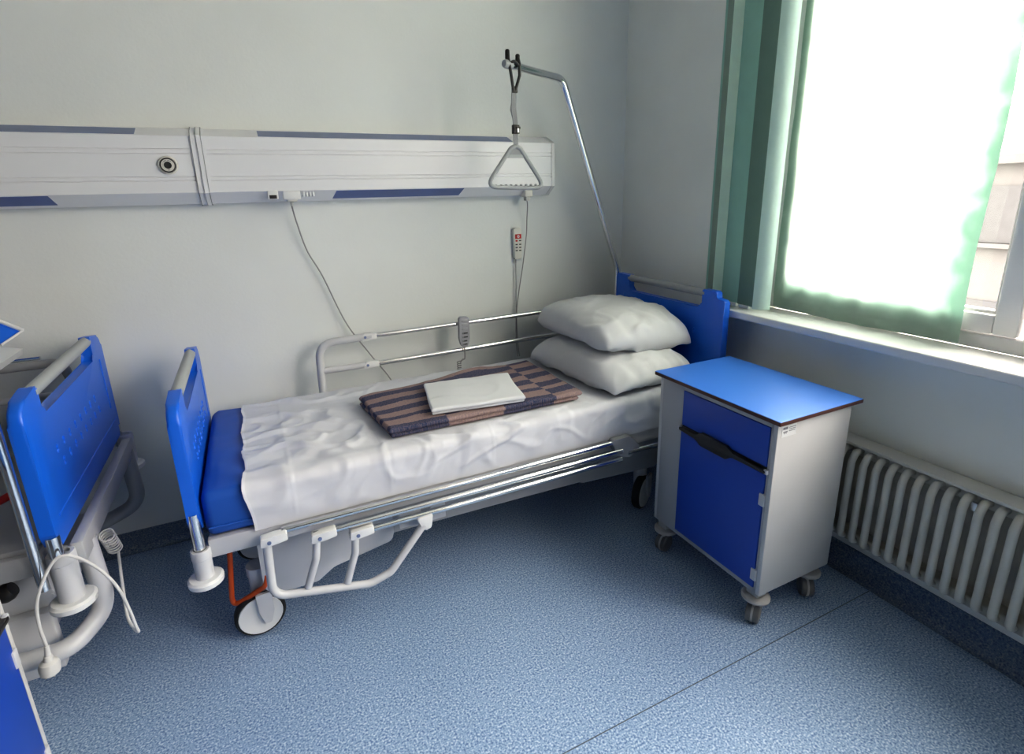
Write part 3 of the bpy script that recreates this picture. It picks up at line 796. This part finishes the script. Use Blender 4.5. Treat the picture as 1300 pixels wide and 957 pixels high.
def slab(bm, A, B, C_, D, z0, t, wob=.003, seed=0., ztop=None, bulge=None):
    """soft slab with rounded rim; corners A near-left, B far-left, C far-right, D near-right (x, y)"""
    A, B, C_, D = [V(p+(0,)) for p in (A, B, C_, D)]
    L = ((D-A).length+(C_-B).length)/2; W = ((B-A).length+(C_-D).length)/2
    r = t/2
    us = edgegrid(46, 5, r/L*1.2); vs = edgegrid(34, 5, r/W*1.2)
    def side(s):
        def f(u, v):
            p = (A.lerp(D, u)).lerp(B.lerp(C_, u), v)
            du = min(u, 1-u)*L; dv = min(v, 1-v)*W
            def e(d): return 1. if d >= r else math.sqrt(max(0, 1-(1-d/r)**2))
            k = e(du)*e(dv)
            b = bulge(u, v) if bulge else 0.
            zz = z0+r+b+s*(r+ (wob*(nz(p.x*5, p.y*5, seed, 1.6)+.6*ridge(p.x*3, p.y*4, seed, 2.0)) if s > 0 else 0))*k
            q = wob*1.6*nz(p.x*7, p.y*7, seed+4, 1.)
            return V((p.x+q, p.y+q*.8, zz))
        return f
    grid(bm, side(1), us, vs); grid(bm, side(-1), us, vs)
    bmesh.ops.remove_doubles(bm, verts=bm.verts[:], dist=1e-5)

def bl_bulge(u, v):
    return .022*math.exp(-((u-.62)**2/.02+(v-1.)**2/.02)) + .004*math.sin(u*6)*v
bm = new()
slab(bm, (.365, 1.782), (.325, 2.160), (1.165, 2.275), (1.155, 1.775), .6605, .020, .003, 2.)
slab(bm, (.360, 1.777), (.322, 2.168), (1.175, 2.285), (1.165, 1.765), .6800, .020, .0045, 1., bulge=bl_bulge)
bk_ = obj('blanket', bm, 'blanket', None, angle=80)
tag(bk_, 'folded wool blanket with navy and mauve stripes lying on the made bed', 'blanket')
bm = new()
slab(bm, (.530, 1.812), (.590, 2.095), (.950, 2.045), (.893, 1.765), .7060, .012, .002, 5.)
slab(bm, (.526, 1.806), (.586, 2.100), (.958, 2.050), (.898, 1.758), .7170, .017, .0045, 6.)
ln = obj('folded_linen', bm, 'linen', None, angle=80)
tag(ln, 'folded white linen lying on top of the striped blanket', 'folded linen')

def pillow(name, cx, cy, L, W, z0, z1, rot, seed, tilt=(0,0), label='', droop=0., corner=.05):
    """L across the bed (local y), W along the bed (local x)"""
    bm = new(); zc = (z0+z1)/2; H = (z1-z0)/2
    cs = [math.sin(t*PI/2) for t in lin(-1, 1, 64)]
    R = Matrix.Rotation(rot, 3, 'Z')
    def side(s):
        def f(u, v):
            pin = 1-.03*(1-u*u)*abs(v)**3-.10*u**4*v**4; pin2 = 1-.03*(1-v*v)*abs(u)**3-.10*u**4*v**4
            x = u*W/2*pin2; y = v*L/2*pin
            k = max(0, (1-abs(u)**3.2))**.46*max(0, (1-abs(v)**3.4))**.46
            hh = H*k
            edge = max(abs(u), abs(v))
            wr = .016*ridge(u*1.3+v*.5, v*1.0, seed, 1.7)*edge**2+.008*nz(u, v, seed+3, 2.4)*k+.006*ridge(u*.8-v*1.2, v+u*.4, seed+7, 2.2)*k
            wr += .009*math.sin(u*17+2*nz(u, v, seed, 2))*max(0, (-v-.5))
            cz = zc-corner*(abs(u)**3*abs(v)**3*.7+.3*max(abs(u), abs(v))**4)
            z = cz+s*(hh+wr*min(1, k*2))*(1 if s > 0 else 1-(zc-cz)/H*.6)-droop*(max(0, -v))**2*(.5+.5*u)
            z += tilt[0]*u+tilt[1]*v
            p = R @ V((x, y, 0)); return V((cx+p.x, cy+p.y, z))
        return f
    grid(bm, side(1), cs, cs); grid(bm, side(-1), cs, cs)
    bmesh.ops.remove_doubles(bm, verts=bm.verts[:], dist=1e-5)
    o = obj(name, bm, 'pillow', None, angle=80)
    # flanged hem of the pillow case on the near end
    tag(o, label, 'pillow', None)
    return o
p1 = pillow('pillow', 1.490, 2.045, .70, .53, .656, .812, .11, 3.0, label='white pillow lying on the sheet at the head, lower of two', corner=.055)
p2 = pillow('pillow', 1.552, 2.110, .66, .54, .803, .980, .02, 8.0, label='white pillow on top of the other pillow at the head of the bed', droop=.05, corner=.035)
for p_ in (p1, p2): p_['group'] = 'pillows at the head of the bed'

# ------------------------------------------------------------------ bedside cabinet
def cabinet(label, group=None):
    x0, x1, y0, y1 = 1.412, 1.775, 1.032, 1.572; zb, zt = .142, .787
    cb = empty('bedside_cabinet', ((x0+x1)/2, (y0+y1)/2, 0), label, 'cabinet')
    bm = new(); t = .016
    box(bm, x0, x1, y0, y0+t, zb, zt, .002); box(bm, x0, x1, y1-t, y1, zb, zt, .002)
    box(bm, x1-t, x1, y0+t, y1-t, zb, zt); box(bm, x0+.02, x1-t, y0+t, y1-t, zb, zb+t); box(bm, x0+.02, x1-t, y0+t, y1-t, zt-t, zt)
    obj('carcass', bm, 'cab', cb)
    bm = new()
    box(bm, x0, x0+.018, y1-.128, y1-t, zb, zt, .001)                  # wide stile by the bed
    box(bm, x0, x0+.018, y0+t, y1-.128, zt-.022, zt, .001)            # top rail
    box(bm, x0, x0+.018, y0+t, y1-.128, zb, zb+.018, .001)
    box(bm, x0, x0+.018, y0+t-.001, y0+.024, zb, zt, .001)
    obj('front_frame', bm, 'cab_frame', cb)
    ya, yb = y0+.026, y1-.130
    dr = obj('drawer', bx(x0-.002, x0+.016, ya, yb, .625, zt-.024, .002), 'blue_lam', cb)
    obj('drawer_gap', bx(x0+.003, x0+.014, ya, yb, .602, .624), 'black', cb)
    dz = .598
    dpts = [(ya, zb+.02), (ya, dz), (yb, dz), (yb, zb+.02)]
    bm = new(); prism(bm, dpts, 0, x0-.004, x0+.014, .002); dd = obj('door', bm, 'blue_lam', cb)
    bm = new()
    prism(bm, rounded([(ya-.006, .604), (ya-.006, .616), (ya+.125, .618), (ya+.155, .634), (ya+.275, .636), (ya+.300, .618), (yb+.004, .618), (yb+.004, .604), (ya+.30, .600), (ya+.275, .584), (ya+.155, .584), (ya+.13, .602)], .006, 3), 0, x0-.014, x0+.004, .003)
    obj('handle', bm, 'black', dd)
    bm = new(); box(bm, x0-.012, x0-.002, yb-.006, yb+.010, .603, .619, .002); box(bm, x0-.012, x0-.002, ya-.012, ya+.002, .603, .619, .002); obj('handle_end', bm, 'coat', dd)
    for z in (.505, .215): obj('hinge', bx(x0-.008, x0+.006, ya-.010, ya+.012, z-.022, z+.022, .003), 'coat', dd)
    # top
    bm = new(); box(bm, 1.392, 1.800, 1.012, 1.588, .788, .8015, .001, 1); tp = obj('top_edge', bm, 'edge', cb)
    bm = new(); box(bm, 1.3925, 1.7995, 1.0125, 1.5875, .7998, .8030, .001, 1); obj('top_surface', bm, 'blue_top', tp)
    # maker's sticker with small print
    bm = bx(1.430, 1.497, y0-.0012, y0, .735, .772); n0 = len(bm.faces); random.seed(3)
    yy = y0-.0016
    for k in range(6): box(bm, 1.434+k*.0037, 1.4366+k*.0037, yy, yy+.0006, .761, .769)
    for k in range(5): box(bm, 1.436+k*.004, 1.4385+k*.004, yy, yy+.0006, .750-.004*(k % 2), .755)
    for r_ in range(3):
        x = 1.462
        while x < 1.49:
            w = random.uniform(.0015, .004); box(bm, x, x+w, yy, yy+.0006, .764-.006*r_, .7665-.006*r_); x += w+.0015
    paint(bm, n0, 1); obj('sticker', bm, ['white', 'print'], cb, smooth=False)
    # casters
    for (x, y, a) in ((x0+.045, y0+.045, .5), (x1-.04, y0+.05, .9), (x0+.035, y1-.04, .3), (x1-.04, y1-.045, .2)):
        bm = new(); lathe(bm, [(0,.088),(.040,.088),(.048,.091),(.049,.098),(.044,.104),(.022,.110),(0,.111)], (x, y, 0), seg=32)
        box(bm, x-.024, x+.024, y-.024, y+.024, .108, zb, .003)
        ca = obj('caster', bm, 'wheel_grey', cb)
        ax = V((math.sin(a), -math.cos(a), 0)); d = V((ax.y, -ax.x, 0))
        c = V((x, y, .037))+d*.012
        for s in (-1, 1):
            lw = lathe(new(), [(0,.003),(.036,.003),(.037,.006),(.037,.018),(.033,.022),(.018,.0235),(0,.024)], c, ax*s, 28)
            obj('wheel', lw, 'wheel_dark', ca)
        bm = new(); lathe(bm, [(.020,-.0035),(.039,-.0035),(.039,.0035),(.020,.0035)], c, ax, 28); box(bm, c.x-.012, c.x+.012, c.y-.012, c.y+.012, .06, .086, .003)
        obj('caster_hood', bm, 'wheel_grey', ca)
        if y < 1.3 and x < 1.6:
            q = c+d*-.045; bm = new(); box(bm, q.x-.012, q.x+.012, q.y-.010, q.y+.010, .028, .036, .003); obj('brake_pedal', bm, 'coat', ca)
    return cb
cab = cabinet('grey bedside cabinet with blue top and door standing beside the pillows')

def copy_tree(o, parent=None):
    c = o.copy(); C.objects.link(c)
    if parent: c.parent = parent
    for ch in list(o.children): copy_tree(ch, c)
    return c
cab2 = copy_tree(cab)
cab2.location = (-.793, 1.150, 0); cab2.rotation_euler = (0, 0, PI)
cab2['label'] = 'white edged blue cabinet cut off at the lower left corner'

# ------------------------------------------------------------------ radiator
rd = empty('radiator', (1.92, .3, .2), 'cream tubular radiator on the wall below the window sill', 'radiator')
ry1 = 1.3055; pitch = .0435; ncol = 52
bm = new()
box(bm, 1.935, 1.972, ry1-ncol*pitch, ry1+.02, .525, .572, .012, 3)
box(bm, 1.905, 1.985, ry1-ncol*pitch, ry1+.02, .572, .584, .003)
obj('top_header', bm, 'rad', rd)
bm = new()
box(bm, 1.905, 1.965, ry1-ncol*pitch, ry1+.02, .19, .232, .010, 3)
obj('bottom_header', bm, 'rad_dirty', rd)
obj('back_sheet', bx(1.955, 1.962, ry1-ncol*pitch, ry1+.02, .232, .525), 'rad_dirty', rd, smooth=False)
colm = None
for k in range(ncol):
    y = ry1-.02-k*pitch
    if colm is None:
        bm = new(); tube(bm, smooth_path([(1.945, y, .550), (1.905, y, .556), (1.886, y, .52), (1.884, y, .215), (1.91, y, .208)], .028, 6), .0125, 14)
        colm = obj('column', bm, 'rad', rd); y00 = y
    else:
        c = colm.copy(); C.objects.link(c); c.parent = rd; c.location.y = colm.location.y+(y-y00)
bm = new(); box(bm, 1.900, 1.912, .690, .706, .520, .548, .001); obj('heat_meter_tag', bm, 'steel', rd)
for y in (1.0, .1, -.7):
    for z in (.25, .50): obj('wall_bracket', bx(1.96, 1.989, y-.015, y+.015, z, z+.06, .002), 'rad_dirty', rd)

# ------------------------------------------------------------------ second bed at the left
LX, LY0, LY1 = -.588, 1.662, 2.520
lb = empty('hospital_bed', (-1.6, 2.09, 0), 'second blue hospital bed cut off by the left edge of the photo', 'bed')
bed_board(lb, LX, LY0, LY1, 1.030, .600, +1, 'headboard', (.13, .66))
bm = new(); tube(bm, smooth_path([(-.622, 1.655, .50), (-.622, 1.650, 1.03), (-.66, 1.645, 1.12), (-.80, 1.64, 1.16)], .05), .0125, 16); obj('chrome_post', bm, 'chrome', lb)
for y in (LY0+.014, LY1-.014):
    bm = new(); tube(bm, [(LX+.004, y, .64), (LX+.004, y, .55)], .0165, 16); obj('post', bm, 'chrome', lb)
bumper(lb, LX+.006, LY0+.03, .432, .580, .031, .055); bumper(lb, LX+.03, LY1-.03, .47, .60, .026, .046)
# cross beam in front of the board and deck
bm = new(); box(bm, -.566, -.534, 1.71, 2.50, .520, .588, .006); obj('cross_beam', bm, 'coat_mid', lb)
bm = new()
box(bm, -2.72, -.62, 1.70, 1.735, .52, .585, .005); box(bm, -2.72, -.62, 2.44, 2.475, .52, .585, .005); box(bm, -2.70, -.64, 1.735, 2.44, .545, .58, .004)
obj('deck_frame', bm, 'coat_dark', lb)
bm = new(); tube(bm, smooth_path([(-.555, 1.80, .545), (-.545, 1.800, .300), (-.62, 1.70, .265), (-1.2, 1.70, .262)], .085, 12), .027, 18); obj('bumper_tube', bm, 'coat', lb)
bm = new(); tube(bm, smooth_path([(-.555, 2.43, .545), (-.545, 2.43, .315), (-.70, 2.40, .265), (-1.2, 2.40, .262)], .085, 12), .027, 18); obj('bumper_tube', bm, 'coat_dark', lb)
# chassis
bm = new()
prism(bm, rounded([(-1.10, .50), (-.70, .50), (-.655, .40), (-.70, .27), (-.72, .12), (-1.10, .12)], [.01,.03,.03,.03,.02,.01], 4), 1, 1.80, 1.90, .008)
box(bm, -2.6, -.75, 1.86, 1.96, .24, .36, .01); box(bm, -2.6, -.75, 2.24, 2.34, .24, .36, .01)
box(bm, -.82, -.70, 1.80, 2.40, .22, .34, .012); box(bm, -2.55, -2.43, 1.80, 2.40, .22, .34, .012)
box(bm, -.98, -.665, 1.765, 1.80, .16, .36, .006)
obj('chassis', bm, 'coat', lb)
bm = new(); tube(bm, [(-.86, 1.76, .40), (-.76, 1.765, .455)], [.012, .012], 12); lathe(bm, [(0,-.02),(.02,-.02),(.026,-.008),(.026,.008),(.02,.02),(0,.02)], (-.745, 1.765, .455), (.8,0,.4), 18); obj('release_knob', bm, 'black', lb)
bm = new(); tube(bm, smooth_path([(-.86, 1.80, .66), (-.74, 1.82, .70), (-.69, 1.83, .72)], .03), .011, 12); obj('release_lever', bm, 'red', lb, label='red release lever')
for (x, y) in ((-1.02, 1.90), (-1.02, 2.34), (-2.48, 1.86), (-2.48, 2.34)): bed_caster(x, y, .3, lb)
# far side rail with grey end tube
bm = new(); tube(bm, smooth_path([(-1.9, 2.50, .915), (-.70, 2.50, .925), (-.672, 2.50, .80), (-.672, 2.50, .56)], .04, 8), .0165, 14); obj('rail_frame', bm, 'coat_dark', lb)
bm = new(); tube(bm, [(-1.9, 2.508, .945), (-.76, 2.508, .948)], .007, 10); obj('side_rail_bar', bm, 'chrome', lb)
bm = new(); tube(bm, [(-.72, 2.50, .80), (-1.8, 2.50, .80)], .013, 12); obj('side_rail_bar', bm, 'coat', lb)
bm = new(); box(bm, -2.70, -.63, 1.72, 2.46, .582, .60, .006); obj('deck_panel', bm, 'coat_dark', lb)
obj('footboard', bx(-2.76, -2.725, LY0, LY1, .60, .95, .012), 'blue', lb)

# bed-end tray table seen behind the left bed board
ot = empty('overbed_table', (-1.15, 2.33, .60), 'tilted blue tray top with white rim over the left bed, cut off by the frame', 'table')
def quadslab(bm, pts, d):
    a = [bm.verts.new(V(p)) for p in pts]; b = [bm.verts.new(V(p)+V(d)) for p in pts]
    bm.faces.new(a); bm.faces.new(b[::-1]); n = len(pts)
    for i in range(n): bm.faces.new((a[i], b[i], b[(i+1) % n], a[(i+1) % n]))
bm = new(); quadslab(bm, [(-.785, 2.452, 1.002), (-.785, 1.98, 1.002), (-1.25, 1.98, 1.12), (-1.25, 2.452, 1.12)], (-.006, 0, -.022)); obj('shelf', bm, 'white', ot, smooth=False)
bm = new(); quadslab(bm, [(-.778, 2.466, 1.060), (-.818, 2.40, 1.035), (-1.25, 2.40, 1.165), (-1.25, 2.466, 1.40)], (0, .012, .004)); tt = obj('tray', bm, 'blue', ot, smooth=False)
bm = new(); tube(bm, [(-.776, 2.470, 1.065), (-1.25, 2.470, 1.407)], .007, 10); tube(bm, [(-.776, 2.470, 1.065), (-.822, 2.396, 1.034)], .004, 8); obj('tray_rim', bm, 'white', tt)
bm = new(); tube(bm, [(-1.15, 2.33, .602), (-1.15, 2.33, 1.10)], .025, 16); box(bm, -1.3, -1.0, 2.12, 2.43, .600, .625, .01); obj('stand', bm, 'coat', ot)

# mains cord of the left bed, hung over the bed end
mc = empty('power_cord', (-.55, 1.66, .30), 'white mains cord with a plug looped over the end of the left bed', 'cord')
bm = new()
tube(bm, spline([(-.640, 1.622, .345), (-.641, 1.62, .42), (-.632, 1.622, .49), (-.604, 1.63, .555), (-.575, 1.640, .592), (-.545, 1.645, .586), (-.512, 1.65, .547), (-.484, 1.65, .499), (-.464, 1.65, .439), (-.453, 1.65, .366), (-.448, 1.65, .309), (-.446, 1.652, .288), (-.456, 1.66, .296), (-.470, 1.68, .33), (-.485, 1.76, .385), (-.500, 1.84, .415), (-.508, 1.885, .435)], 8), .0042, 10)
obj('cable', bm, 'cordw', mc)
bm = new()
lathe(bm, [(0,.0),(.006,.0),(.0075,-.03),(.010,-.032),(.012,-.045),(.021,-.052),(.024,-.062),(.023,-.084),(.019,-.088),(0,-.088)], (-.640, 1.622, .352), (.10,.0,1), 16)
box(bm, -.668, -.632, 1.606, 1.640, .272, .284, .003)
pl = obj('plug', bm, 'cordw', mc)
for x in (-.658, -.640):
    bm = new(); tube(bm, [(x, 1.622, .272), (x-.003, 1.622, .250)], .0024, 8); obj('plug_pin', bm, 'steel', pl)
cl = new(); hel = []
for t in range(150):
    a = t*.31; s = t/149
    hel.append(V((-.514, 1.835+.050*s, .525-.085*s))+V((.019*math.cos(a), .016*math.sin(a), .009*math.sin(a))))
tube(cl, hel, .0024, 7)
cc = tag(obj('coiled_cable', cl, 'cordw'), 'coiled white spiral cable hanging below the end of the left bed', 'cable')

# ------------------------------------------------------------------ light
w = bpy.data.worlds.new('overcast'); bpy.context.scene.world = w; w.use_nodes = True
N, L = w.node_tree.nodes, w.node_tree.links; bg = N['Background']
tc = N.new('ShaderNodeTexCoord'); sp = N.new('ShaderNodeSeparateXYZ'); L.new(tc.outputs['Generated'], sp.inputs[0])
rp = N.new('ShaderNodeValToRGB'); rp.color_ramp.elements[0].position = .0; rp.color_ramp.elements[0].color = (.30,.255,.22,1)
rp.color_ramp.elements[1].position = .85; rp.color_ramp.elements[1].color = (.98,.86,.78,1)
L.new(sp.outputs['Z'], rp.inputs['Fac']); L.new(rp.outputs['Color'], bg.inputs['Color']); bg.inputs['Strength'].default_value = 17.0
def area(name, loc, rot, sx, sy, power, col, portal=False):
    l = bpy.data.lights.new(name, 'AREA'); l.shape = 'RECTANGLE'; l.size = sx; l.size_y = sy; l.energy = power; l.color = col
    o = bpy.data.objects.new(name, l); C.objects.link(o); o.location = loc; o.rotation_euler = rot
    if portal: l.cycles.is_portal = True
    return o
area('window_portal', (2.30, (WY0+WY1)/2, (WZ0+WZ1)/2), (0, math.radians(90), 0), WZ1-WZ0, WY1-WY0, 1, (1,1,1), True)
area('window_portal', (2.30, (VY0+VY1)/2, (WZ0+WZ1)/2), (0, math.radians(90), 0), WZ1-WZ0, VY1-VY0, 1, (1,1,1), True)

# bright hazy part of the sky, up beyond the windows
sl = bpy.data.lights.new('hazy_sun', 'SUN'); sl.energy = 1.25; sl.color = (1.0,.955,.93); sl.angle = math.radians(42)
so_ = bpy.data.objects.new('hazy_sun', sl); C.objects.link(so_); so_.location = (6, -4, 7)
so_.rotation_euler = V((-.60, .50, -.63)).to_track_quat('-Z', 'Y').to_euler()

# ------------------------------------------------------------------ camera
yaw, pit, rol, foc = .44678, .26986, -.0245, 680.8
F = V((math.sin(yaw)*math.cos(pit), math.cos(yaw)*math.cos(pit), -math.sin(pit)))
r0 = V((math.cos(yaw), -math.sin(yaw), 0)); u0 = r0.cross(F)
c_, s_ = math.cos(rol), math.sin(rol)
rr = r0*c_+u0*s_; uu = u0*c_-r0*s_
cam = bpy.data.cameras.new('camera'); co = bpy.data.objects.new('camera', cam); C.objects.link(co)
co.matrix_world = Matrix(((rr.x, uu.x, -F.x, 0), (rr.y, uu.y, -F.y, 0), (rr.z, uu.z, -F.z, 1.5), (0,0,0,1)))
cam.sensor_fit = 'HORIZONTAL'; cam.sensor_width = 36; cam.lens = foc/1300*36
cam.shift_y = -(957/2-434)/1300
cam.clip_start = .02
sc = bpy.context.scene; sc.camera = co
sc.view_settings.view_transform = 'Standard'; sc.view_settings.look = 'None'
sc.view_settings.exposure = .61; sc.view_settings.gamma = .88
sc.cycles.use_denoising = True
sc.cycles.max_bounces = 10; sc.cycles.diffuse_bounces = 6; sc.cycles.transparent_max_bounces = 12
sc.cycles.sample_clamp_indirect = 8
sc.cycles.caustics_reflective = False; sc.cycles.caustics_refractive = False
